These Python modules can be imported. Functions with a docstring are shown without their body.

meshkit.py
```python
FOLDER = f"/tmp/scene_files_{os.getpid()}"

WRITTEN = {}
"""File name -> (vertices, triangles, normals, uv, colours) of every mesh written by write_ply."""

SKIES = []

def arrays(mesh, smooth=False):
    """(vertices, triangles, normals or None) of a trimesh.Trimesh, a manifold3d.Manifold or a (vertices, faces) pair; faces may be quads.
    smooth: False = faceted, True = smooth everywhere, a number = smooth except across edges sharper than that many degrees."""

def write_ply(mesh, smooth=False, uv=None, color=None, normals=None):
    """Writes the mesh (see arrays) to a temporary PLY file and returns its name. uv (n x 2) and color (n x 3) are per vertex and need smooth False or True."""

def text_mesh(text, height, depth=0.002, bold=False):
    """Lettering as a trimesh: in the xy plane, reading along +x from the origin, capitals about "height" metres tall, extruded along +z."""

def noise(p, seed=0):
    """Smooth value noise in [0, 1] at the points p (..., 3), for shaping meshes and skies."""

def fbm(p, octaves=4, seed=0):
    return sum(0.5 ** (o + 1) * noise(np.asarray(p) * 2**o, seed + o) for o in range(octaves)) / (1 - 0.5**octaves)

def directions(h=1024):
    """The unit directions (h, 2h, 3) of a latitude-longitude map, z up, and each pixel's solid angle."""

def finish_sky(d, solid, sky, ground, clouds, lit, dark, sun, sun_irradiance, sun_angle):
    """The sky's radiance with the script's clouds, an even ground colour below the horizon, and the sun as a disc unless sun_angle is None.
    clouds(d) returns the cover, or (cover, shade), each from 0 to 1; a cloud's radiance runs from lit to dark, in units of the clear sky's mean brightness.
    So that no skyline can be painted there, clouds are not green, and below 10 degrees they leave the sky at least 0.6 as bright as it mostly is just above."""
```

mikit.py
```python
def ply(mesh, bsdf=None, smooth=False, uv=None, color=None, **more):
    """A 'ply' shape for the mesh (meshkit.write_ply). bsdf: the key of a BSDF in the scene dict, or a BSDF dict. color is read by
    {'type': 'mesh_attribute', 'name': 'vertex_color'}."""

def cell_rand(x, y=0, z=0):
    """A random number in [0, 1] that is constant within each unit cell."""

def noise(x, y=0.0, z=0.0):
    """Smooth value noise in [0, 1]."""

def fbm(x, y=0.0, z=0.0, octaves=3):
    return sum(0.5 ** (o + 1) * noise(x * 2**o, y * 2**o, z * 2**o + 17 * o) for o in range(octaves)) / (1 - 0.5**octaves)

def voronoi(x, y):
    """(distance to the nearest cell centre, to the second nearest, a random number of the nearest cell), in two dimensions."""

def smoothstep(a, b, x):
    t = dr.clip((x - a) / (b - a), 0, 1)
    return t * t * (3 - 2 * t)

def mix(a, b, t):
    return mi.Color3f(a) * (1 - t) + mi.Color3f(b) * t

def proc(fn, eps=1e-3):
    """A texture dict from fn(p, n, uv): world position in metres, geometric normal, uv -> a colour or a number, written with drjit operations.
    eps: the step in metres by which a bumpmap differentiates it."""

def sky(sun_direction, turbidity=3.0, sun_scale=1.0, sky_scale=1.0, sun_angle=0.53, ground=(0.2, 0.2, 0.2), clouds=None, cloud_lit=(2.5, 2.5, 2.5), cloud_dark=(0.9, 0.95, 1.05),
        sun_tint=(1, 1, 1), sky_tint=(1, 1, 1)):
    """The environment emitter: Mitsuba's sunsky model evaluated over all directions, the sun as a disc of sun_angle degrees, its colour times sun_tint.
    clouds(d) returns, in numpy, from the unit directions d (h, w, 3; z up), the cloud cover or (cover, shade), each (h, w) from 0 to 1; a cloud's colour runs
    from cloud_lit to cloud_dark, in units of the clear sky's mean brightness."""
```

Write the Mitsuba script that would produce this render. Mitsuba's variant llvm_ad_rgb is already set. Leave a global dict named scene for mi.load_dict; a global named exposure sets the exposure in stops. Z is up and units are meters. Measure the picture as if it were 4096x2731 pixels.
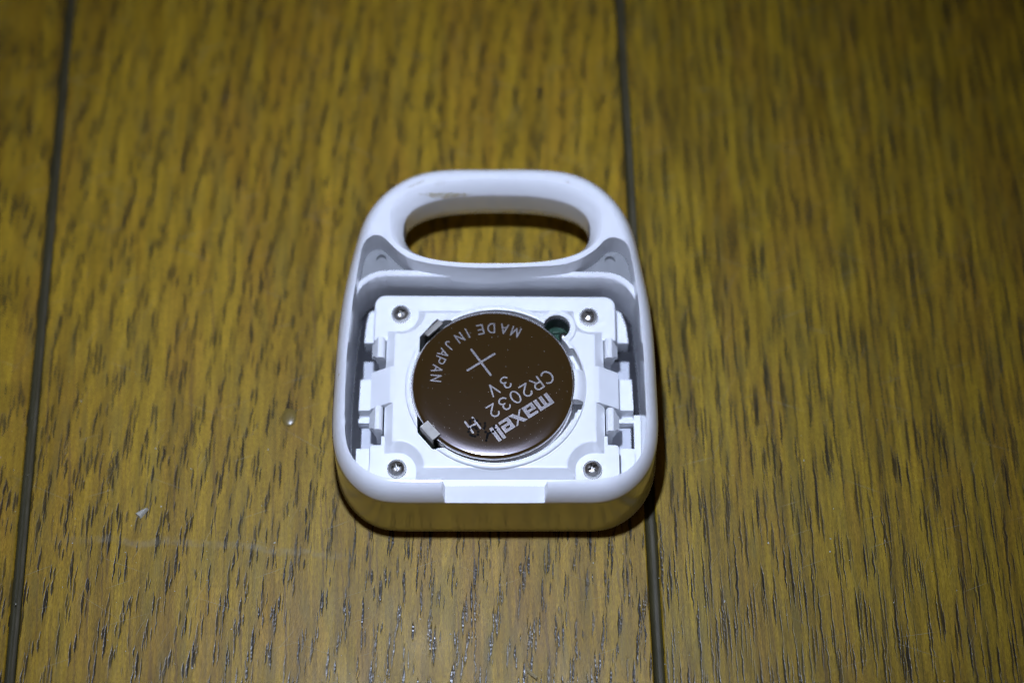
import math, random
import numpy as np, trimesh, mitsuba as mi, drjit as dr
import manifold3d as m3
from manifold3d import Manifold, Mesh, CrossSection
from shapely.geometry import Polygon, LineString, Point, box as sbox
from shapely.ops import unary_union
from shapely import affinity
from scipy.interpolate import splprep, splev
import mikit, meshkit
from mikit import proc, noise, fbm, cell_rand, smoothstep, mix

rng = np.random.default_rng(7)
T = mi.ScalarTransform4f
MM = 0.001
scene, labels = {}, {}

# ------------------------------------------------------------------ camera, light, exposure
ELEV = math.radians(63.0)
EYE = np.array([2.276, -108.161, 231.642]) * MM
FWD = np.array([0, math.cos(ELEV), -math.sin(ELEV)])
scene['camera'] = {
    'type': 'thinlens', 'fov': math.degrees(2 * math.atan(2048 / 8175.0)), 'fov_axis': 'x',
    'to_world': T().look_at(origin=EYE.tolist(), target=(EYE + FWD).tolist(), up=[0, 0, 1]),
    'aperture_radius': 0.0035, 'focus_distance': 0.2445, 'near_clip': 0.005, 'far_clip': 10.0}
exposure = 0.0

LAMP = np.array([-10.0, -0.5, 180.0])          # a small cold LED lamp held over the timer
LAMP_R = 4.5
def disk_mesh(c, r, n=48):
    a = np.linspace(0, 2 * np.pi, n, endpoint=False)
    v = np.vstack([[c], np.stack([c[0] + r * np.cos(a), c[1] + r * np.sin(a), np.full(n, c[2])], 1)])
    f = [[0, 1 + (i + 1) % n, 1 + i] for i in range(n)]
    return trimesh.Trimesh(v, f, process=False)
LAMP_L = 1540.0
scene['room_glow'] = {'type': 'constant', 'radiance': {'type': 'rgb', 'value': [0.036, 0.0235, 0.0098]}}

# ------------------------------------------------------------------ helpers
def key_for(name):
    if name not in labels and not any(k == name or k.startswith(name + '__') for k in scene):
        return name
    i = 1
    while True:
        k = f'{name}_{i:03d}'
        if k not in labels and not any(q == k or q.startswith(k + '__') for q in scene):
            return k
        i += 1

def tri(m):
    if hasattr(m, 'to_mesh'):
        q = m.to_mesh()
        return trimesh.Trimesh(q.vert_properties[:, :3], q.tri_verts, process=False)
    return m

def put(name, mesh, bsdf, parent=None, smooth=30, **more):
    k = key_for(f'{parent}__{name}' if parent else name)
    t = tri(mesh).copy()
    t.vertices = t.vertices * MM
    scene[k] = mikit.ply(t, bsdf, smooth=smooth, **more)
    return k

def say(k, label=None, category=None, group=None, kind=None):
    d = labels.setdefault(k, {})
    for a, b in (('label', label), ('category', category), ('group', group), ('kind', kind)):
        if b: d[a] = b
    return k

def spline(pts, n=200, s=0.0):
    p = np.array(pts, float)
    p = np.vstack([p, p[:1]])
    tck, _ = splprep(p.T, s=s, per=True)
    q = np.array(splev(np.linspace(0, 1, n, endpoint=False), tck)).T
    return q if Polygon(q).exterior.is_ccw else q[::-1]

def inset(poly, d):
    """mitre offset inward of a ccw polygon, keeping its vertex count"""
    p = np.asarray(poly, float)
    a, b = p - np.roll(p, 1, 0), np.roll(p, -1, 0) - p
    a /= np.linalg.norm(a, axis=1, keepdims=True); b /= np.linalg.norm(b, axis=1, keepdims=True)
    na, nb = np.stack([-a[:, 1], a[:, 0]], 1), np.stack([-b[:, 1], b[:, 0]], 1)
    m = na + nb
    m /= np.maximum((m * na).sum(1, keepdims=True), 0.2)
    return p + m * d

def loft(rings):
    """closed solid through rings [(poly ccw n x 2, z)] bottom to top"""
    n = len(rings[0][0])
    v = np.vstack([np.column_stack([p, np.full(n, z)]) for p, z in rings])
    f = []
    for r in range(len(rings) - 1):
        for i in range(n):
            j = (i + 1) % n
            a, b, c, d = r * n + i, r * n + j, (r + 1) * n + j, (r + 1) * n + i
            f += [[a, b, c], [a, c, d]]
    import mapbox_earcut as me
    for r, flip in ((0, True), (len(rings) - 1, False)):
        t = me.triangulate_float64(np.asarray(rings[r][0], np.float64), np.array([n], np.uint32)).reshape(-1, 3).astype(int) + r * n
        P = v[t][:, :, :2]
        ar = np.cross(P[:, 1] - P[:, 0], P[:, 2] - P[:, 0])
        if (ar.sum() < 0) != flip: t = t[:, ::-1]
        f += t.tolist()
    M = Manifold(Mesh(v.astype(np.float32), np.array(f, np.uint32)))
    assert M.status() == m3.Error.NoError, M.status()
    return M

def ext(poly, z0, z1):
    if isinstance(poly, (list, np.ndarray)): poly = Polygon(poly)
    rings = []
    for g in getattr(poly, 'geoms', [poly]):
        rings.append(np.array(g.exterior.coords)[:-1])
        rings += [np.array(r.coords)[:-1] for r in g.interiors]
    return CrossSection([r for r in rings], m3.FillRule.EvenOdd).extrude(z1 - z0).translate([0, 0, z0])

def bx(x0, x1, y0, y1, z0, z1):
    return Manifold.cube([x1 - x0, y1 - y0, z1 - z0]).translate([x0, y0, z0])

def cyl(x, y, r, z0, z1, n=64, r2=None):
    return Manifold.cylinder(z1 - z0, r, r if r2 is None else r2, n).translate([x, y, z0])

def prism_y(xz, y0, y1):
    """polygon in xz pushed along y"""
    c = CrossSection([np.array(xz)], m3.FillRule.EvenOdd).extrude(y1 - y0)
    return c.rotate([90, 0, 0]).translate([0, y1, 0])

def rbox(x0, x1, y0, y1, z0, z1, r=0.15):
    """box with rounded corners"""
    s = Manifold.sphere(r, 12)
    return Manifold.batch_hull([s.translate([x, y, z]) for x in (x0 + r, x1 - r) for y in (y0 + r, y1 - r) for z in (z0 + r, z1 - r)])

def revolve(profile, n=96):
    p = np.array(profile, float)
    return CrossSection([p], m3.FillRule.EvenOdd).revolve(n)

def tube(pts, r, n=6):
    pts = np.array(pts, float)
    parts = []
    for a, b in zip(pts[:-1], pts[1:]):
        parts.append(trimesh.creation.cylinder(radius=r, segment=[a, b], sections=n))
    return trimesh.util.concatenate(parts)

# ------------------------------------------------------------------ materials
def stain_blob(p, cx, cy, rx, ry, ang, sharp=0.35):
    x, y = p.x * 1000 - cx, p.y * 1000 - cy
    c, s = math.cos(ang), math.sin(ang)
    a, b = (x * c + y * s) / rx, (-x * s + y * c) / ry
    n = fbm(a * 5.0 + cx, b * 1.5, 1.0 + cy, 4)
    d = a * a + b * b + (n - 0.5) * 1.7
    return (1 - smoothstep(sharp, 1.1, d)) * smoothstep(0.08, 0.62, fbm(p.x * 3000, p.y * 3000, p.z * 2000, 2))

def shell_col(p, n, uv):
    hi = smoothstep(0.0091, 0.0096, p.z)
    m = stain_blob(p, -6.1, 25.50, 3.3, 0.24, 0.10) * 0.8
    m = dr.maximum(m, stain_blob(p, -9.9, 26.2, 1.9, 0.17, 0.48) * 0.5)
    m = dr.maximum(m, stain_blob(p, -6.8, 26.6, 1.2, 0.5, 0.2, 0.0) * 0.12)
    m = dr.maximum(m, stain_blob(p, 9.2, 26.6, 0.6, 0.16, -0.5) * 0.35)
    m = dr.maximum(m, stain_blob(p, 5.0, 25.3, 1.4, 0.2, -0.05) * 0.15)
    spot = 1 - smoothstep(0.10, 0.2, dr.sqrt(dr.square(p.x * 1000 + 18.57) * 2.5 + dr.square(p.y * 1000 - 0.05)))
    m = dr.maximum(m, spot * 0.8) * hi
    w = 0.985 + 0.03 * (fbm(p.x * 400, p.y * 400, p.z * 400, 2) - 0.5)
    return mix(mi.Color3f(0.78, 0.795, 0.83) * w, mi.Color3f(0.33, 0.26, 0.10), m)

scene['white_gloss'] = {'type': 'twosided', 'bsdf': {'type': 'roughplastic', 'distribution': 'ggx', 'alpha': 0.015, 'int_ior': 1.85, 'nonlinear': False, 'diffuse_reflectance': proc(shell_col)}}
scene['white_satin'] = {'type': 'twosided', 'bsdf': {'type': 'roughplastic', 'distribution': 'ggx', 'alpha': 0.13, 'int_ior': 1.5, 'nonlinear': False, 'diffuse_reflectance': {'type': 'rgb', 'value': [0.885, 0.90, 0.92]}}}
scene['white_clip'] = {'type': 'twosided', 'bsdf': {'type': 'roughplastic', 'distribution': 'ggx', 'alpha': 0.16, 'int_ior': 1.5, 'nonlinear': False, 'diffuse_reflectance': {'type': 'rgb', 'value': [0.86, 0.87, 0.885]}}}
scene['grey_plastic'] = {'type': 'twosided', 'bsdf': {'type': 'roughplastic', 'distribution': 'ggx', 'alpha': 0.35, 'int_ior': 1.5, 'diffuse_reflectance': proc(lambda p, n, uv: mi.Color3f(0.34, 0.35, 0.36) * (0.9 + 0.2 * fbm(p.x * 700, p.y * 300, 0, 2)))}}
scene['shaded_satin'] = {'type': 'twosided', 'bsdf': {'type': 'roughplastic', 'distribution': 'ggx', 'alpha': 0.15, 'int_ior': 1.5, 'diffuse_reflectance': {'type': 'rgb', 'value': [0.60, 0.62, 0.67]}}}  # white satin greyed: shade of the deep tray floors put into the colour
scene['dark_plastic'] = {'type': 'twosided', 'bsdf': {'type': 'roughplastic', 'distribution': 'ggx', 'alpha': 0.15, 'diffuse_reflectance': {'type': 'rgb', 'value': [0.006, 0.007, 0.012]}}}
scene['board_green'] = {'type': 'twosided', 'bsdf': {'type': 'roughplastic', 'distribution': 'ggx', 'alpha': 0.15, 'diffuse_reflectance': {'type': 'rgb', 'value': [0.008, 0.05, 0.025]}}}
scene['chrome'] = {'type': 'twosided', 'bsdf': {'type': 'roughconductor', 'distribution': 'ggx', 'alpha': 0.075, 'specular_reflectance': {'type': 'rgb', 'value': [0.62, 0.61, 0.59]}, 'material': 'none'}}
scene['tin_metal'] = {'type': 'twosided', 'bsdf': {'type': 'roughconductor', 'distribution': 'ggx', 'alpha': 0.42, 'specular_reflectance': {'type': 'rgb', 'value': [0.40, 0.385, 0.355]}, 'material': 'none'}}
def cell_rough(p, n, uv):
    x, y = p.x * 1000, p.y * 1000
    return 0.020 + 0.012 * fbm(x * 0.4, y * 0.4, 0, 2)
scene['cell_steel'] = {'type': 'blendbsdf', 'weight': 0.06,
    'first': {'type': 'twosided', 'bsdf': {'type': 'roughconductor', 'distribution': 'beckmann', 'alpha': proc(cell_rough), 'specular_reflectance': {'type': 'rgb', 'value': [0.95, 0.92, 0.90]}, 'material': 'none'}},
    'second': {'type': 'twosided', 'bsdf': {'type': 'roughconductor', 'distribution': 'beckmann', 'alpha': 0.09, 'specular_reflectance': {'type': 'rgb', 'value': [0.74, 0.68, 0.74]}, 'material': 'none'}}}
def mark_col(p, n, uv):
    return mi.Color3f(0.205, 0.195, 0.20) * (0.7 + 0.6 * noise(p.x * 9000, p.y * 9000))
scene['etched_steel'] = {'type': 'twosided', 'bsdf': {'type': 'roughconductor', 'distribution': 'ggx', 'alpha': 0.20, 'specular_reflectance': proc(mark_col), 'material': 'none'}}
scene['black_ink'] = {'type': 'twosided', 'bsdf': {'type': 'diffuse', 'reflectance': {'type': 'rgb', 'value': [0.008, 0.008, 0.009]}}}
scene['dust_white'] = {'type': 'twosided', 'bsdf': {'type': 'diffuse', 'reflectance': {'type': 'rgb', 'value': [0.5, 0.48, 0.46]}}}
scene['lamp_black'] = {'type': 'twosided', 'bsdf': {'type': 'diffuse', 'reflectance': {'type': 'rgb', 'value': [0.02, 0.02, 0.02]}}}

# --- oak floor: pores, rays and streaks in plank coordinates (u across, v along, in mm)
TILT, U0, PW = 0.0247, 18.75, 76.3
def plank_uv(p):
    x, y = p.x * 1000, p.y * 1000
    return x + TILT * y, y - TILT * x

def lens(u, v, cw, ch, seed, wid, prob, lean=0.0):
    """one slender pore per cell of a jittered grid; its ends taper and it wavers a little"""
    c = dr.floor(u / cw)
    off = cell_rand(c, 3, seed) * ch * 7
    r = dr.floor((v + off) / ch)
    h = [cell_rand(c + 31 * k, r, seed + k) for k in range(5)]
    uc, vc = (c + 0.3 + 0.4 * h[0]) * cw, (r + 0.5 + 0.36 * (h[1] - 0.5)) * ch - off
    L = ch * (0.14 + 0.24 * h[2])
    dv = (v - vc) / L
    wob = (noise(v * 1.1, c * 5.3 + seed) - 0.5) * 0.34 * min(cw, 0.55) + (noise(v * 4.5, c * 2.3 + seed) - 0.5) * 0.10 * min(cw, 0.55)
    t = dr.abs(u - uc - lean * (v - vc) + wob) / (wid * (0.55 + 0.7 * h[3])) + dv * dv
    return dr.select(h[4] < prob(uc, vc), (1 - smoothstep(0.5, 1.0, t)) * (0.62 + 0.38 * h[0]), 0.0)

def band_field(u, v, a, b):
    """nearness (0..1) of the point (a, b) to the porous early wood of the board that (u, v) lies on"""
    k = dr.floor((u - U0) / PW)
    right, left = k > -0.5, k < -1.5
    warp = 1.6 * (noise(a * 0.11, b * 0.035, k * 7 + 50) - 0.5) + 0.5 * (noise(a * 0.5, b * 0.12, k + 9) - 0.5)
    g = dr.select(right, (a + 0.02 * b + warp) / 1.6, (a - 0.19 * b + 2.2 * warp) / 2.65)
    g = dr.select(left, (b * 0.55 + 0.035 * dr.square(a + 66) + 3 * warp) / 7.0, g)
    d = dr.abs(g - dr.floor(g) - 0.5)
    return dr.select(right, 1 - smoothstep(0.12, 0.42, d), 1 - smoothstep(0.09, 0.25, d))

def pores(u, v):
    k = dr.floor((u - U0) / PW)
    right = k > -0.5
    def band(a, b):
        return 0.05 + 0.95 * band_field(u, v, a, b)
    ch = dr.select(right, 16.0, 7.6)
    w = dr.select(right, 0.18, 0.195)
    ln = dr.select(right, 0.0, 0.05)
    m = lens(u, v, 0.50, ch, 11, w, band, ln)
    m = dr.maximum(m, lens(u + 0.31, v + 2.0, 0.54, ch * 0.83, 23, w * 0.95, band, ln))
    m = dr.maximum(m, 0.9 * lens(u + 0.11, v + 3.0, 0.47, ch * 0.7, 29, w * 0.7, band, ln))
    m = dr.maximum(m, 0.75 * lens(u + 0.17, v + 1.0, 0.40, ch * 0.5, 37, w * 0.55, lambda a, b: 0.25 * band(a, b) + 0.02))
    ck = dr.select(right, 0.0, lens(u + 0.35 * (noise(v * 2.2, 3.3) - 0.5), v + 5, 5.0, 19.0, 201, 0.085, lambda a, b: 0.34 + 0 * a, 0.03))
    m = dr.maximum(m, ck)
    return m

def rays(u, v):
    """reddish brown slanting medullary streaks"""
    k = dr.floor((u - U0) / PW)
    uu = u + v * dr.select(k > -0.5, 0.012, 0.055)
    m = lens(uu, v, 2.6, 26.0, 71, 0.22, lambda a, b: 0.5 + 0 * a)
    return dr.maximum(m, 0.8 * lens(uu + 1.1, v + 9, 3.1, 19.0, 83, 0.16, lambda a, b: 0.5 + 0 * a))

def scratch(u, v):
    m = mi.Float(0)
    for cell, ang, seed, wd in ((9.0, 0.25, 101, 0.045), (13.0, -0.45, 131, 0.04), (7.0, 1.0, 151, 0.035)):
        ca, sa = math.cos(ang), math.sin(ang)
        a, b = u * ca + v * sa, -u * sa + v * ca
        c, r = dr.floor(a / cell), dr.floor(b / (cell * 0.45))
        h = [cell_rand(c, r, seed + q) for q in range(4)]
        b0 = (r + 0.25 + 0.5 * h[0]) * cell * 0.45
        da = (a - (c + 0.5) * cell) / (cell * (0.12 + 0.33 * h[1]))
        db = dr.abs(b - b0 - (h[2] - 0.5) * 0.28 * (a - (c + 0.5) * cell))
        m = dr.maximum(m, dr.select((h[3] < 0.42) & (dr.abs(da) < 1), (1 - smoothstep(wd * 0.3, wd, db)) * (1 - da * da) * (0.4 + 0.6 * h[0]), 0.0))
    return m

def wood_col(p, n, uv):
    u, v = plank_uv(p)
    k = dr.floor((u - U0) / PW)
    u2 = u + 0.5 * (noise(u * 0.2, v * 0.06, k) - 0.5)
    tone = fbm(u2 * 0.55, v * 0.045, k * 3.1, 3)
    fibre = fbm(u2 * 4.5, v * 0.30, k * 5.7, 3)
    speck = noise(u * 11.0, v * 3.2, 4.0)
    red = smoothstep(0.45, 0.75, fbm(u2 * 0.32, v * 0.07, 20 + k, 3))
    base = mix(mi.Color3f(0.285, 0.190, 0.0115), mi.Color3f(0.215, 0.136, 0.0085), smoothstep(0.25, 0.75, tone))
    base = mix(base, mi.Color3f(0.245, 0.140, 0.0120), red * 0.5)
    streak = smoothstep(0.30, 0.62, fbm(u2 * 2.2, v * 0.035, k * 2.3 + 40, 3))
    base = base * mi.Color3f(1.00, 0.955, 0.95) * (0.66 + 0.68 * fibre) * (0.80 + 0.40 * speck) * (0.84 + 0.23 * streak)
    bf = band_field(u, v, u, v)
    base = base * (1.0 - 0.20 * bf * (0.5 + 0.5 * noise(u * 2.0, v * 0.25, 12.0)))
    base = mix(base, mi.Color3f(0.135, 0.108, 0.022), 0.35 * smoothstep(0.5, 0.85, fbm(u * 0.9, v * 0.16, 60 + k, 3)))
    base = base * dr.select(k > -0.5, mi.Color3f(0.92, 0.96, 0.92), mi.Color3f(1.0, 1.0, 1.0))
    base = mix(base, mi.Color3f(0.070, 0.036, 0.016), rays(u, v) * 0.5)
    base = mix(base, mi.Color3f(0.010, 0.0115, 0.0125), pores(u, v) * 0.92)
    base = mix(base, mi.Color3f(0.28, 0.26, 0.20), scratch(u, v) * 0.5)
    # a worn whitish scuff across the middle board
    sc = dr.abs(v - (-16.6 + 0.13 * 0 - 0.085 * (u + 40)) - 0.9 * (noise(u * 0.3, 2.0) - 0.5))
    base = mix(base, mi.Color3f(0.25, 0.22, 0.15), (1 - smoothstep(0.15, 0.75, sc)) * smoothstep(-56, -47, u) * (1 - smoothstep(-22, -14, u)) * 0.30 * noise(u * 1.4, v * 2))
    return base

def wood_height(p, n, uv):
    u, v = plank_uv(p)
    po = pores(u, v)
    return (-0.030 * po + 0.022 * po * noise(u * 5.0, v * 4.0, 9.0) + 0.010 * fbm(u * 3.0, v * 0.5, 2.0, 2) + 0.012 * noise(u * 0.7, v * 0.25, 5.0)
            - 0.006 * scratch(u, v) + 0.004 * noise(u * 14, v * 6)) * 0.001

def wood_rough(p, n, uv):
    u, v = plank_uv(p)
    return dr.clip(0.46 - 0.20 * pores(u, v) + 0.10 * (fbm(u * 0.4, v * 0.2, 8.0, 3) - 0.5) + 0.10 * scratch(u, v), 0.1, 1.0)

scene['oak_varnish'] = {'type': 'twosided', 'bsdf': {'type': 'bumpmap', 'scale': 1.0, 'arbitrary': proc(wood_height, eps=4e-5),
    'bsdf': {'type': 'principled', 'base_color': proc(wood_col), 'roughness': proc(wood_rough), 'specular': 0.25}}}
def groove_col(p, n, uv):
    u, v = plank_uv(p)
    d = u - U0 - PW * dr.round((u - U0) / PW)
    w = 0.1 * (noise(v * 0.1, 3.0) - 0.5)
    line = 1 - smoothstep(0.08, 0.32, dr.abs(d - 0.20 + w))
    c = mix(mi.Color3f(0.034, 0.029, 0.010), mi.Color3f(0.078, 0.069, 0.045), line * (0.55 + 0.45 * noise(v * 0.5, 7.0)))
    return c * (0.7 + 0.6 * fbm(u * 6, v * 0.35, 1.0, 3))
scene['groove_lacquer'] = {'type': 'twosided', 'bsdf': {'type': 'principled', 'base_color': proc(groove_col), 'roughness': 0.6, 'specular': 0.2}}
scene['varnish_resin'] = {'type': 'twosided', 'bsdf': {'type': 'roughplastic', 'distribution': 'ggx', 'alpha': 0.08, 'diffuse_reflectance': {'type': 'rgb', 'value': [0.16, 0.115, 0.03]}}}
scene['flake_white'] = {'type': 'twosided', 'bsdf': {'type': 'roughplastic', 'distribution': 'ggx', 'alpha': 0.2, 'diffuse_reflectance': {'type': 'rgb', 'value': [0.42, 0.40, 0.33]}}}

scene['flake_tan'] = {'type': 'twosided', 'bsdf': {'type': 'diffuse', 'reflectance': {'type': 'rgb', 'value': [0.27, 0.22, 0.12]}}}
# ------------------------------------------------------------------ the floor
ROT = -math.atan(TILT)
def plank_place(m):          # from plank coordinates (u, v) to the world
    q = m.copy(); R = trimesh.transformations.rotation_matrix(-ROT, [0, 0, 1]); q.apply_transform(R); return q
V0, V1 = -330.0, 420.0
fl = trimesh.creation.box(extents=[PW * 7 + 20, V1 - V0 + 10, 6]); fl.apply_translation([U0 - PW / 2, (V0 + V1) / 2, -6.2])
say(put('floor', plank_place(fl), 'groove_lacquer', smooth=False), kind='structure')
GW = 0.68                     # half the width of a groove
for k in range(-4, 3):
    a, b = U0 + k * PW + GW, U0 + (k + 1) * PW - GW
    prof = [(a - 0.02, -3.1), (b + 0.02, -3.1), (b + 0.02, -0.30), (b - 0.03, -0.10), (b - 0.16, 0.0), (a + 0.16, 0.0), (a + 0.03, -0.10), (a - 0.02, -0.30)]
    pl = tri(prism_y(prof, V0, V1))
    put('plank', plank_place(pl), 'oak_varnish', 'floor', smooth=False)
for k in range(-3, 3):
    c = U0 + k * PW
    prof = [(c - GW + 0.03, -2.9), (c + GW - 0.03, -2.9), (c + GW - 0.03, -0.30), (c + 0.45, -0.48), (c + 0.16, -0.58), (c - 0.22, -0.62), (c - 0.48, -0.50), (c - GW + 0.03, -0.30)]
    g = tri(prism_y(prof, V0 + 1, V1 - 1))
    put('groove', plank_place(g), 'groove_lacquer', 'floor', smooth=40)

# ------------------------------------------------------------------ the timer's white case
CX0 = 0.27
right_half = [(0, 29.75), (3.5, 29.74), (6.6, 29.62), (10.2, 28.9), (12.95, 27.35), (15.3, 25.0), (16.7, 22.4), (17.6, 19.2), (18.3, 15.6), (18.95, 11.7), (19.3, 7.6),
              (19.58, 2.5), (19.68, -2.65), (19.6, -6.5), (19.2, -9.7), (18.3, -12.0), (17.1, -13.75), (15.45, -15.1), (13.6, -15.86), (11.4, -16.17), (9.5, -16.2), (7.5, -16.21), (5, -16.215), (2.5, -16.22), (0, -16.22)]
outline = spline([(x + CX0, y) for x, y in right_half] + [(-x + CX0, y) for x, y in right_half[-2:0:-1]], 300, s=0.05)
ZT, RV, RH = 11.4, 2.5, 2.05
rings = [(inset(outline, 0.40), 0.70), (inset(outline, -0.09), 0.76), (inset(outline, -0.09), 0.86), (inset(outline, 0.0), 0.9)]
A0 = math.radians(27)
for t in np.linspace(27, 90, 12):
    a = math.radians(t)
    rings.append((inset(outline, 0.10 + RH * (math.cos(A0) - math.cos(a)) / math.cos(A0)), ZT - RV + RV * (math.sin(a) - math.sin(A0)) / (1 - math.sin(A0))))
body = loft(rings)
body -= bx(-30, 30, 14.6, 40, -1, 4.6)

def superellipse(cx, cy, a, b, n, N=160):
    t = np.linspace(0, 2 * np.pi, N, endpoint=False)
    c, s = np.cos(t), np.sin(t)
    return np.stack([cx + a * np.sign(c) * abs(c) ** (2 / n), cy + b * np.sign(s) * abs(s) ** (2 / n)], 1)
Hc, Ht = superellipse(CX0, 20.95, 13.25, 6.1, 2.7), superellipse(CX0 + 0.1, 20.60, 11.65, 5.15, 2.6)
hr = []
def hlerp(f): return Hc + (Ht - Hc) * f
for f, z in ((0.72, 3.0), (0.72, 4.55), (0.86, 5.1), (0.97, 5.7), (1.0, 6.3), (1.0, 8.2), (0.99, 9.1), (0.975, 9.42), (0.95, 9.52)):
    hr.append((hlerp(f), z))
for q in np.linspace(0.93, 0.0, 12):          # the flare: 18 degrees at the crest, steeper towards the parting line
    hr.append((hlerp(0.945 * q), ZT - 1.85 * (0.45 * q + 0.55 * q * q)))
hr.append((hlerp(-0.05), ZT + 1))
hr2 = [hr[0]]
for q in hr[1:]:
    if q[1] > hr2[-1][1] + 1e-3: hr2.append(q)
body -= loft(hr2)

op_left = [(-14.61, 18.83), (-15.23, 18.73), (-15.72, 18.33), (-16.04, 17.76), (-16.33, 16.27), (-16.61, 14.5), (-17.0, 11.44), (-17.25, 8.29), (-17.5, 3.63), (-17.62, -.87), (-17.6, -4.52),
           (-17.51, -7.01), (-17.36, -8.67), (-16.99, -9.99), (-16.42, -11.05), (-15.47, -12.16), (-14.47, -12.96), (-13.2, -13.55), (-11.4, -13.85), (-5.98, -13.95)]
op_right = [(6.4, -13.97), (11.6, -13.92), (13.4, -13.75), (15.0, -13.22), (16.2, -12.35), (17.01, -11.4), (17.74, -9.89), (18.05, -7.86), (18.17, -6.16), (18.18, -.77), (18.02, 3.9), (17.75, 8.29),
            (17.33, 13.26), (16.87, 16.16), (16.55, 17.44), (16.07, 18.08), (15.3, 18.48), (14.6, 18.5)]
op_in = [(14.1, 18.3), (13.6, 17.85), (13.1, 17.2), (12.2, 16.45), (10.75, 15.45), (9.78, 15.0), (5.2, 14.38), (0.33, 14.14), (-4.6, 14.38), (-9.12, 14.99), (-10.09, 15.42), (-11.5, 16.27), (-12.48, 17.12), (-13.1, 17.9), (-13.48, 18.36), (-13.99, 18.72)]
opening = spline(op_left + op_right + op_in, 300, s=0.06)
cav = loft([(opening, 1.0), (opening, ZT - 1.5), (inset(opening, -0.12), ZT + 1.0)])
body -= cav
# the cross ridge that closes the battery bay
ridge_out = [(-16.95, 13.2), (-16.5, 13.9), (-15.95, 14.36), (-15.3, 14.78), (-14.3, 15.16), (-12.9, 15.3), (13.4, 15.05), (14.7, 14.9), (15.8, 14.45), (16.6, 13.85), (17.6, 12.8)]
ridge_in = [(17.6, 11.0), (17.1, 11.9), (16.55, 12.8), (15.8, 13.5), (14.9, 14.0), (13.6, 14.25), (-13.4, 14.47), (-14.55, 14.28), (-15.55, 13.8), (-16.25, 13.15), (-16.75, 12.35), (-17.1, 11.2)]
ridge_poly = Polygon(ridge_out + ridge_in).buffer(0.12).buffer(-0.12).intersection(Polygon(opening).buffer(0.4))
ridge = ext(ridge_poly, 1.6, 8.85) + ext(ridge_poly.buffer(-0.1), 8.8, 8.95)
body += ridge
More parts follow.
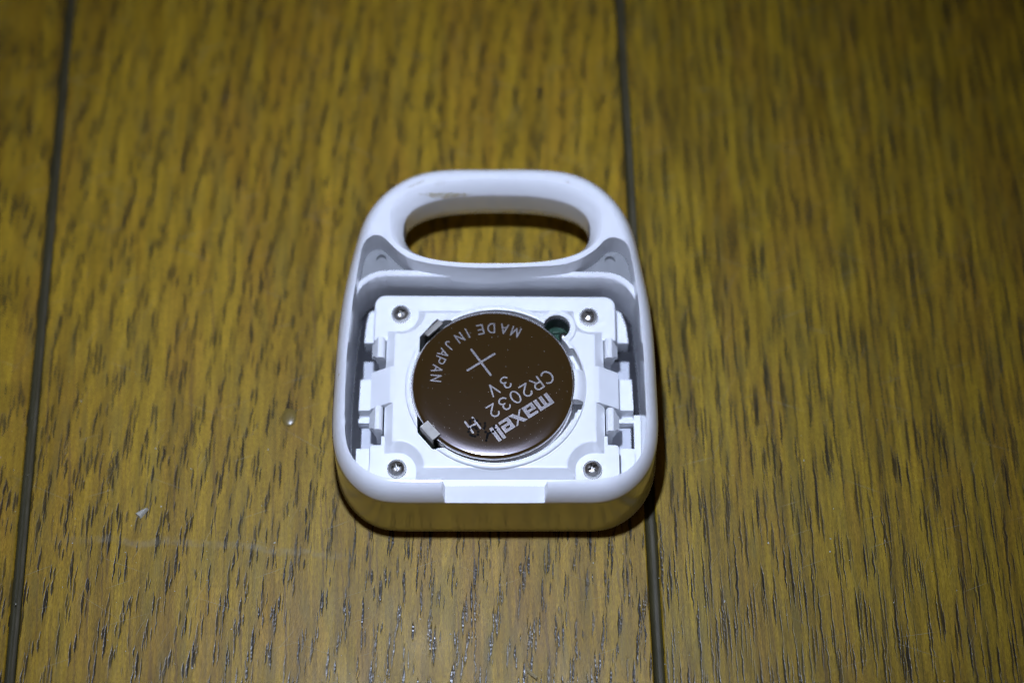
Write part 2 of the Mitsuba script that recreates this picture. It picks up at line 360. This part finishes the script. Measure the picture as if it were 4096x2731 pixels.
# recess for the lid's tab in the front rim
body -= Manifold.batch_hull([bx(-5.6, 6.1, -18, -12.5, 9.15, 9.3), bx(-5.95, 6.45, -18, -12.5, 11.0, 13)])
timer = 'kitchen_timer'
put('case', body, 'white_gloss', timer, smooth=20)
say(timer, 'white plastic kitchen timer with open battery bay and a carrying loop', 'timer')
foot = loft([(inset(outline, 1.6), 0.02), (inset(outline, 1.3), 0.25), (inset(outline, 1.3), 0.9)])
foot -= bx(-30, 30, 13.5, 40, -1, 3)
say(put('front_panel', foot, 'dark_plastic', timer), None)

inner = Polygon(inset(opening, 0.03))
floor_poly = inner.intersection(sbox(-30, -30, 30, 14.3))
put('bay_floor', ext(floor_poly, 1.02, 1.12), 'dark_plastic', timer, smooth=False)
pock = inner.intersection(sbox(-30, 12.5, 30, 30)).difference(ridge_poly.buffer(0.02))
for g in sorted((g for g in getattr(pock, 'geoms', [pock]) if g.area > 3 and g.centroid.y > 14.5), key=lambda g: g.centroid.x):
    pm = ext(g, 7.3, 7.9)
    cx, cy = (-14.1, 17.4) if g.centroid.x < 0 else (14.55, 17.2)
    pm -= cyl(cx, cy, 0.60, 7.35, 8.2, 32, 0.66)
    put('corner_pocket', pm, 'grey_plastic', timer)

# inner deck, seen left and right of the battery holder
dl = [(-16.5, 2.7), (-16.2, 7.9), (-16.0, 10.6), (-15.7, 12.1), (-14.4, 12.9), (-11.0, 13.2), (11.5, 13.2), (14.7, 12.9), (16.0, 12.1), (16.55, 10.4), (16.85, 7.9), (17.12, 2.7), (17.25, -1.4), (17.25, -6.6), (17.1, -13.7), (-16.7, -13.7), (-16.75, -6.6), (-16.62, -1.4)]
deck_out = Polygon(dl).intersection(inner.buffer(-0.02))
deck = ext(deck_out, 1.15, 3.5)
for s in (-1, 1):
    X0, X1 = (-30, -13.4) if s < 0 else (13.7, 30)
    deck -= bx(X0, X1, 6.15, 7.85, 1, 4)
    deck -= bx(X0, X1, 2.75, 6.3, 1, 4)
    deck -= bx(X0, X1, -2.35, -1.45, 1.6, 4)
    deck -= bx(X0, X1, -3.0, -2.3, 2.9, 4)
    deck -= bx(X0, X1, -6.6, -2.9, 1, 4)
deck -= bx(-13.0, 13.3, -12.6, 12.6, 1, 4)
put('inner_deck', deck, 'white_satin', timer)
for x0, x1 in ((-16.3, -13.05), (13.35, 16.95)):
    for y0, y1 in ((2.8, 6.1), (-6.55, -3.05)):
        put('shaded_shelf', bx(x0, x1, y0, y1, 1.15, 1.7), 'shaded_satin', timer, smooth=False)  # low tray floors, their shade painted in as a darker grey
fill = Polygon([(17.3, -1.6), (17.3, -13.6), (18.4, -13.6), (18.4, -1.6)]).intersection(inner.buffer(-0.02))
put('side_ledge', ext(fill, 1.8, 2.4), 'white_satin', timer)
put('circuit_board', bx(-13.0, 13.3, -12.5, 12.5, 2.4, 3.1), 'board_green', timer, smooth=False)

# ------------------------------------------------------------------ the battery holder
def arc(cx, cy, r, a0, a1, n=10):
    a = np.radians(np.linspace(a0, a1, n))
    return [(cx + r * math.cos(t), cy + r * math.sin(t)) for t in a]
fl_l = [(-14.95, -13.85)] + [(-14.95, -7.6)] + arc(-14.45, -7.6, 0.5, 180, 90, 5) + [(-13.62, -7.1), (-13.62, -5.95), (-13.3, -5.95), (-13.3, 6.95), (-14.88, 6.95)]
fl_top = [(-14.88, 12.05)] + arc(-13.5, 11.95, 1.38, 170, 90, 8)
flange_l = fl_l + fl_top
flange = flange_l + [(0.3 - x, y - 0.2 * (y > 12)) for x, y in reversed(flange_l)]
def dedupe(p):
    p = np.array(p, float)
    return p[np.linalg.norm(p - np.roll(p, 1, 0), axis=1) > 0.02]
flange = dedupe(flange); flange = flange if Polygon(flange).exterior.is_ccw else flange[::-1]
ZF, ZR = 6.0, 7.35
holder = loft([(flange, 3.9), (flange, ZF - 0.25), (inset(flange, 0.08), ZF - 0.08), (inset(flange, 0.25), ZF)])
def raised_poly():
    p = [(-9.25, -11.75), (9.9, -11.75), (9.9, -10.6)]
    p += arc(12.1, -10.5, 2.2, 172, 92, 8) + [(13.42, -8.3), (13.42, 8.1)]
    p += arc(12.1, 10.2, 2.1, 268, 184, 8) + [(9.95, 11.1), (-9.35, 11.1)]
    p += arc(-11.6, 10.4, 2.2, -4, -88, 8) + [(-13.12, 8.2), (-13.12, -8.3)]
    p += arc(-11.5, -10.5, 2.25, 90, 8, 8)
    return np.array(p)
rp = dedupe(raised_poly())
CH = 1.0
holder += loft([(rp, 5.0), (rp, ZF + 0.02), (inset(rp, CH * 0.06), ZF + 0.12), (inset(rp, CH * 0.88), ZR - 0.13), (inset(rp, CH), ZR - 0.03), (inset(rp, CH + 0.15), ZR)])
# sloping tongues at the sides
def tongue(s, c):
    xz = [(s * 11.0 + c, 7.32), (s * 12.45 + c, 7.32), (s * 12.7 + c, 7.22), (s * 15.05 + c, 5.35), (s * 15.05 + c, 3.9), (s * 11.0 + c, 3.9)]
    return prism_y(xz if s > 0 else xz, -2.15, 2.75)
holder += tongue(-1, 0.0) + tongue(1, 0.3)
RC = (0.28, 0.05)
ring_prof = [(9.6, 6.5), (11.0, 6.5), (11.05, 7.35), (10.98, 7.62), (10.8, 7.74), (10.5, 7.76), (10.36, 7.7), (9.6, 7.7)]
holder += revolve(ring_prof, 160).translate([RC[0], RC[1], 0])
pad = revolve([(0, 6.5), (2.45, 6.5), (2.45, 7.4), (2.35, 7.6), (2.2, 7.68), (0, 7.68)], 64).translate([7.8, 7.97, 0])
holder += pad
holder -= cyl(RC[0], RC[1], 10.32, 4.75, 12, 200)
holder -= cyl(0.95, -0.1, 10.22, 5.5, 12, 160) ^ bx(8, 12, -4.6, 5.0, 5, 13)
holder -= cyl(7.8, 7.97, 1.66, 0, 12, 64)
up_hole = Polygon([(-9.1, 6.75), (-9.1, 4.6), (-6, 4.6), (-5.2, 8.9), (-6.5, 8.95), (-7.0, 9.25), (-7.6, 8.6)])
lo_hole = Polygon([(-9.2, -3.6), (-9.12, -6.15), (-7.25, -8.38), (-5.0, -8.35), (-5.0, -6), (-7, -3.6)])
holder -= ext(up_hole, 0, 12) + ext(lo_hole, 0, 12)
holder -= bx(-9.15, -8.0, -9.0, 9, 7.36, 12) ^ ext(Polygon([(-12, 4.4), (-12, 9.6), (-5.5, 9.6), (-5.5, 4.4)]), 0, 12)
tab = (revolve([(9.58, 7.0), (10.9, 7.0), (10.9, 7.7), (10.7, 7.95), (10.3, 8.36), (9.85, 8.48), (9.66, 8.46), (9.58, 8.36)], 200).translate([RC[0], RC[1], 0])) ^ rbox(8, 12, -2.25, 1.8, 6, 10, 0.15)
holder += tab
plate = put('battery_holder', holder, 'white_satin', timer, smooth=32)

def clip(s, c, y0, y1):
    xz = [(13.35, 2.6), (13.4, 6.6), (13.55, 6.95), (13.75, 7.05), (14.15, 7.05), (14.28, 6.98), (15.02, 5.75), (15.02, 5.35), (14.2, 5.05), (14.2, 2.6)]
    xz = [(s * x + c, z) for x, z in xz]
    hook = prism_y(xz, y0, y1)
    # bevelled ends
    for yy, d in ((y0, 1), (y1, -1)):
        w = Manifold.batch_hull([bx(min(s * 14.1, s * 15.4) + c, max(s * 14.1, s * 15.4) + c, yy - 0.01 if d > 0 else yy, yy if d > 0 else yy + 0.01, 4.9, 7.2).translate([s * 0.25, 0, 0]),
                                bx(min(s * 14.75, s * 15.4) + c, max(s * 14.75, s * 15.4) + c, min(yy, yy + d * 0.55), max(yy, yy + d * 0.55), 4.9, 7.2)])
        hook -= w
    return hook
for s, c, y0, y1 in ((-1, 0.0, 4.15, 6.95), (-1, -0.05, -5.55, -2.45), (1, 0.3, 4.1, 6.75), (1, 0.3, -5.75, -2.75)):
    put('clip', clip(s, c, y0, y1), 'white_clip', timer, smooth=14)

# contacts
def contact(ang, r_in, r_out, half, ztop, name='contact_tab'):
    t = 0.22
    prof = [(r_in, ztop), (r_in + 0.05, ztop + t), (r_out - 0.22, ztop + t - 0.02), (r_out - 0.05, ztop + t - 0.12), (r_out, ztop - 0.05), (r_out + 0.05, 3.2), (r_out - t, 3.2), (r_out - t - 0.02, ztop - 0.12)]
    m = prism_y(prof, -half, half).rotate([0, 0, ang])
    return m
put('contact_tab', contact(134.8, 10.06, 10.95, 1.27, 8.25), 'tin_metal', timer, smooth=35)
put('contact_tab', contact(220.4, 9.25, 10.55, 1.18, 8.36), 'tin_metal', timer, smooth=35)
sp = Manifold.cube([0.9, 3.4, 0.18], True).rotate([0, -22, 0]).translate([11.0, 0, 5.2]).rotate([0, 0, 224])
put('contact_spring', sp, 'chrome', timer, smooth=False)
put('sensor_board', cyl(7.8, 7.97, 1.64, 4.3, 4.6, 32) + rbox(7.3, 8.2, 8.5, 9.2, 4.5, 5.0, 0.1), 'board_green', timer)
put('added_hole_liner', cyl(7.8, 7.97, 1.655, 3.2, 6.9) - cyl(7.8, 7.97, 1.5, 3.0, 7.2), 'dark_plastic', timer)  # dark liner added to darken the white inner wall of the hole
put('solder_joint', Manifold.sphere(0.6, 24).scale([0.9, 1.2, 0.9]).translate([8.65, 7.9, 4.95]), 'chrome', timer, smooth=True)

# screws
def screw(x, y, z, rot):
    head = revolve([(0, -1.0), (1.0, -1.0), (1.14, 0.0), (1.16, 0.18), (1.08, 0.45), (0.9, 0.66), (0.6, 0.80), (0.3, 0.86), (0, 0.88)], 48)
    c = Manifold()
    for a in (0, 90):
        c += Manifold.batch_hull([Manifold.cube([1.45, 0.36, 0.02], True).translate([0, 0, 1.0]), Manifold.cube([0.65, 0.2, 0.02], True).translate([0, 0, 0.2])]).rotate([0, 0, a])
    c += Manifold.cylinder(0.8, 0.1, 0.38, 24).translate([0, 0, 0.2])
    return (head - c).rotate([0, 0, rot]).translate([x, y, z])
for x, y, rot in ((-11.57, 10.5, 20), (11.83, 10.1, 38), (-11.55, -10.42, 12), (11.93, -10.55, 33)):
    holder_seat = revolve([(1.2, 0), (1.62, 0), (1.5, 0.06), (1.3, 0.06)], 48).translate([x, y, ZF])
    put('screw', screw(x, y, ZF + 0.12, rot), 'chrome', timer, smooth=35)

# ------------------------------------------------------------------ the coin cell
cell = 'coin_battery'
ZB, RB = 8.3, 10.0
prof = [(0, 5.1), (8.6, 5.1), (9.1, 5.3), (9.3, 5.8), (9.92, 6.1), (10.0, 6.4)]
for a in np.radians(np.linspace(0, 78, 12)):
    prof.append((9.40 + 0.60 * math.cos(a), 7.67 + 0.55 * math.sin(a)))
prof += [(9.3, 8.236), (9.0, 8.268), (8.7, 8.287), (8.3, 8.297), (7.9, 8.3), (0, 8.3)]
put('can', revolve(prof, 240), 'cell_steel', cell, smooth=25)
say(cell, 'round steel coin cell seated in the white timer, engraved lettering facing up', 'battery')

TD, TU = np.array([-0.825, -0.565]), np.array([0.565, -0.825])       # the lettering's reading and upward directions
def lettering(poly, z0=ZB - 0.02, z1=ZB + 0.012):
    return ext(poly, z0, z1)
def frame(poly):                                                     # (t, n) -> the cell's face
    return affinity.affine_transform(poly, [TD[0], TU[0], TD[1], TU[1], 0, 0])
def stroke(paths, w):
    return unary_union([LineString(q).buffer(w / 2, cap_style='round', join_style='round', quad_segs=6) for q in paths])
def ell(cx, cy, rx, ry, a0, a1, n=24):
    a = np.radians(np.linspace(a0, a1, n))
    return [(cx + rx * math.cos(t), cy + ry * math.sin(t)) for t in a]
def glyph(ch):
    """stroke paths in a box of height 1"""
    if ch == 'C': return [ell(0.40, 0.5, 0.40, 0.5, 48, 312)], 0.78
    if ch == 'R': return [[(0, 0), (0, 1), (0.36, 1)] + ell(0.36, 0.74, 0.24, 0.26, 90, -90, 14) + [(0, 0.48)], [(0.30, 0.48), (0.62, 0)]], 0.64
    if ch == '2': return [ell(0.30, 0.70, 0.29, 0.30, 165, -20, 16) + [(0.48, 0.46), (0.0, 0.0), (0.62, 0.0)]], 0.62
    if ch == '0': return [ell(0.31, 0.5, 0.31, 0.5, 0, 360, 40)], 0.62
    if ch == '3': return [ell(0.28, 0.745, 0.26, 0.255, 165, -90, 16) + ell(0.28, 0.25, 0.31, 0.25, 88, -165, 18)], 0.60
    if ch == 'V': return [[(0, 1), (0.33, 0), (0.66, 1)]], 0.66
    if ch == 'M': return [[(0, 0), (0.08, 1), (0.42, 0.1), (0.76, 1), (0.84, 0)]], 0.84
    if ch == 'A': return [[(0, 0), (0.34, 1), (0.68, 0)], [(0.13, 0.34), (0.55, 0.34)]], 0.68
    if ch == 'D': return [[(0, 0), (0, 1), (0.22, 1)] + ell(0.22, 0.5, 0.42, 0.5, 90, -90, 18) + [(0, 0)]], 0.64
    if ch == 'E': return [[(0.54, 1), (0, 1), (0, 0), (0.56, 0)], [(0, 0.52), (0.48, 0.52)]], 0.56
    if ch == 'I': return [[(0, 0), (0, 1)]], 0.0
    if ch == 'N': return [[(0, 0), (0, 1), (0.62, 0), (0.62, 1)]], 0.62
    if ch == 'J': return [[(0.42, 1), (0.42, 0.25)] + ell(0.21, 0.22, 0.21, 0.22, 0, -170, 12)], 0.42
    if ch == 'P': return [[(0, 0), (0, 1), (0.34, 1)] + ell(0.34, 0.73, 0.25, 0.27, 90, -90, 14) + [(0, 0.46)]], 0.60
    if ch == 'H': return [[(0, 0), (0, 1)], [(0.72, 0), (0.72, 1)], [(0, 0.5), (0.72, 0.5)]], 0.72
def word_at(items, h, w):
    """items: (character, centre t, baseline n)"""
    out = []
    for ch, t, n in items:
        paths, wd = glyph(ch)
        out.append(stroke([[((x - wd / 2) * h + t, y * h + n) for x, y in q] for q in paths], w))
    return unary_union(out)
ts = [-5.82, -4.30, -2.72, -1.16, 0.45, 2.08]
put('model_lettering', lettering(frame(word_at([(c, t, 2.28) for c, t in zip('CR2032', ts)], 1.62, 0.215))), 'etched_steel', cell, smooth=False)
put('voltage_lettering', lettering(frame(word_at([('3', -1.27, 0.08), ('V', 0.52, 0.02)], 1.50, 0.21))), 'etched_steel', cell, smooth=False)
put('plus_sign', lettering(frame(stroke([[(-0.33, -5.25), (-0.33, -1.07)], [(-2.32, -3.17), (1.62, -3.17)]], 0.28))), 'etched_steel', cell, smooth=False)
put('batch_letter', lettering(frame(stroke([[(4.66, 2.4), (4.66, 4.1)], [(5.72, 2.4), (5.72, 4.1)], [(4.66, 3.3), (5.72, 3.3)]], 0.26))), 'etched_steel', cell, smooth=False)
arc_items = [('M', 68.7, 7.47), ('A', 79.8, 7.47), ('D', 92.2, 7.47), ('E', 102.6, 7.45), ('I', 115.2, 7.47), ('N', 124.0, 7.42), ('J', 136.2, 7.40), ('A', 146.5, 7.32), ('P', 154.8, 7.22), ('A', 164.5, 7.10), ('N', 174.8, 7.0)]
arcs = []
for ch, a, r in arc_items:
    paths, wd = glyph(ch)
    h = 1.22
    g = stroke([[((x - wd / 2) * h, (y - 0.5) * h) for x, y in q] for q in paths], 0.17)
    a_ = math.radians(a)
    up = np.array([-math.cos(a_), -math.sin(a_)]); rd = np.array([up[1], -up[0]])
    arcs.append(affinity.affine_transform(g, [rd[0], up[0], rd[1], up[1], r * math.cos(a_), r * math.sin(a_)]))
put('origin_lettering', lettering(unary_union(arcs)), 'etched_steel', cell, smooth=False)
def R_(t0, t1, n0, n1): return sbox(t0, n0, t1, n1)
b, tp = 4.74, 6.36
logo = [R_(-4.60, -4.13, b, tp), R_(-3.80, -3.36, b, tp), R_(-3.02, -2.58, b, tp), R_(-4.6, -2.58, tp - 0.36, tp)]
# a
logo += [R_(-2.32, -1.22, tp - 0.34, tp), R_(-1.32, -0.88, b, tp), R_(-2.36, -0.9, b, b + 0.33), R_(-2.36, -1.95, b, b + 0.98), R_(-2.36, -1.0, b + 0.66, b + 0.98)]
# x
logo += [Polygon([(-0.68, tp), (-0.12, tp), (1.02, b), (0.42, b)]), Polygon([(0.72, tp), (0.96, tp), (-0.50, b), (-0.76, b)])]
# e
logo += [R_(1.10, 1.53, b, tp), R_(1.10, 2.55, tp - 0.34, tp), R_(2.13, 2.55, b + 0.66, tp), R_(1.10, 2.55, b + 0.64, b + 0.96), R_(1.10, 2.50, b, b + 0.33)]
# l l
logo += [R_(2.80, 3.20, b + 0.05, 6.86), R_(3.42, 3.84, b + 0.05, 6.86)]
put('maker_lettering', lettering(frame(unary_union(logo).buffer(0.04).buffer(-0.02))), 'etched_steel', cell, smooth=False)
dots = [(-2.74, -5.06), (-2.37, -4.88), (-1.94, -5.02), (-1.57, -5.49), (-2.74, -5.36), (-2.42, -5.89), (-2.12, -5.96), (-2.85, -6.12), (-2.95, -6.5), (-2.72, -6.9), (-2.48, -7.04), (-2.17, -7.1), (-1.83, -6.9), (-1.77, -6.5), (-1.96, -6.14),
        (-0.98, -5.38), (-0.95, -5.76), (-1.08, -6.07), (-0.89, -6.53), (-0.62, -6.77), (-0.34, -6.63), (-0.01, -6.47), (0.27, -6.23), (0.12, -5.76), (-0.67, -7.01), (-0.73, -7.3), (-0.8, -7.64)]
put('date_code', lettering(unary_union([Point(x, y).buffer(0.16, quad_segs=5) for x, y in dots]), ZB - 0.02, ZB + 0.018), 'black_ink', cell, smooth=False)
dm = []
for i in range(150):
    a, r = rng.uniform(0, 2 * np.pi), 9.3 * math.sqrt(rng.uniform())
    x, y = r * math.cos(a), r * math.sin(a)
    if rng.uniform() < 0.45 and y > 0: continue
    s = trimesh.creation.icosphere(subdivisions=0, radius=rng.uniform(0.012, 0.036)); s.apply_scale([1, rng.uniform(0.8, 2.0), 0.6])
    s.apply_transform(trimesh.transformations.rotation_matrix(rng.uniform(0, 3), [0, 0, 1])); s.apply_translation([x, y, ZB + 0.006]); dm.append(s)
say(put('dust', trimesh.util.concatenate(dm), 'dust_white', cell, smooth=False), kind='stuff')

# ------------------------------------------------------------------ small things lying about
hair = [(-8.35, -6.1, 8.66), (-8.0, -6.5, 8.75), (-7.7, -6.45, 8.8), (-7.35, -6.1, 8.75), (-7.2, -5.7, 8.62), (-7.0, -6.1, 8.6), (-7.05, -6.5, 8.62), (-7.3, -6.55, 8.66)]
k = put('fibre', tube(np.array(splev(np.linspace(0, 1, 40), splprep(np.array(hair).T, s=0)[0])).T, 0.022), 'dust_white', smooth=False)
say(k, 'tiny curled pale fibre caught on the metal contact tab', 'fibre')

def lump(pts, h, seed):
    r = np.random.default_rng(seed)
    P = np.array(pts, float)
    v = np.vstack([np.column_stack([P, np.full(len(P), 0.002)]), np.column_stack([P * 0.8 + P.mean(0) * 0.2 + r.normal(0, 0.05, P.shape), h * r.uniform(0.4, 1.0, len(P))])])
    return trimesh.convex.convex_hull(trimesh.Trimesh(v, np.zeros((0, 3), int)).vertices)
k = put('chip', lump([(-43.7, -13.7), (-43.3, -13.45), (-42.9, -13.5), (-42.2, -12.95), (-42.05, -13.15), (-42.5, -13.75), (-42.75, -13.9), (-42.95, -14.35), (-43.25, -14.15)], 0.4, 4), 'flake_white', smooth=20)
say(k, 'small whitish triangular chip lying on the middle floorboard', 'chip')
bead = Manifold.sphere(1.0, 48).scale([0.95, 1.25, 0.26]).translate([-25.55, -0.75, 0.0]) ^ bx(-40, 0, -10, 10, 0.003, 3)
put('varnish_bead', bead, 'varnish_resin', 'floor__plank_003', smooth=True)
gm = []
for i in range(170):
    x, y = rng.uniform(-62, 60), rng.uniform(-36, 8) - 2 * abs(rng.normal())
    if abs(x) < 22 and y > -18: continue
    q = trimesh.creation.icosphere(subdivisions=1, radius=1.0)
    q.vertices *= 1 + 0.35 * rng.normal(size=(len(q.vertices), 1)).clip(-1.5, 1.5)
    r = 0.03 + 0.05 * rng.uniform() ** 2
    q.apply_scale([r * rng.uniform(0.7, 1.6), r * rng.uniform(0.7, 1.8), r * 0.6]); q.apply_translation([x, y, r * 0.3]); gm.append(q)
say(put('grit', trimesh.util.concatenate(gm), 'flake_white', 'floor', smooth=False), kind='stuff')
k = put('splinter', lump([(4.0, -33.0), (4.5, -33.6), (5.3, -34.4), (5.2, -34.8), (4.4, -34.1), (3.9, -33.4)], 0.35, 9), 'flake_tan', smooth=20)
say(k, 'small tan wood splinter lying on the middle floorboard below the timer', 'splinter')

# ------------------------------------------------------------------ the lamp (above the frame)
lamp = 'lamp'
scene[lamp + '__bulb'] = {**mikit.ply((lambda t: (setattr(t, 'vertices', t.vertices * MM), t)[1])(disk_mesh(LAMP, LAMP_R)), None), 'bsdf': {'type': 'ref', 'id': 'lamp_black'},
    'emitter': {'type': 'area', 'radiance': {'type': 'rgb', 'value': [LAMP_L * 0.87, LAMP_L * 1.00, LAMP_L * 1.32]}}}
added_hood = (cyl(0, 0, 9.0, -13.0, 1.5) - cyl(0, 0, 6.9, -13.5, 0.6)).translate(LAMP.tolist())  # unseen tube added to narrow the beam and dim the floor corners
put('added_hood', added_hood, 'lamp_black', lamp)
say(lamp, 'small round lamp with an added black tube narrowing its beam, held above the timer', 'lamp')
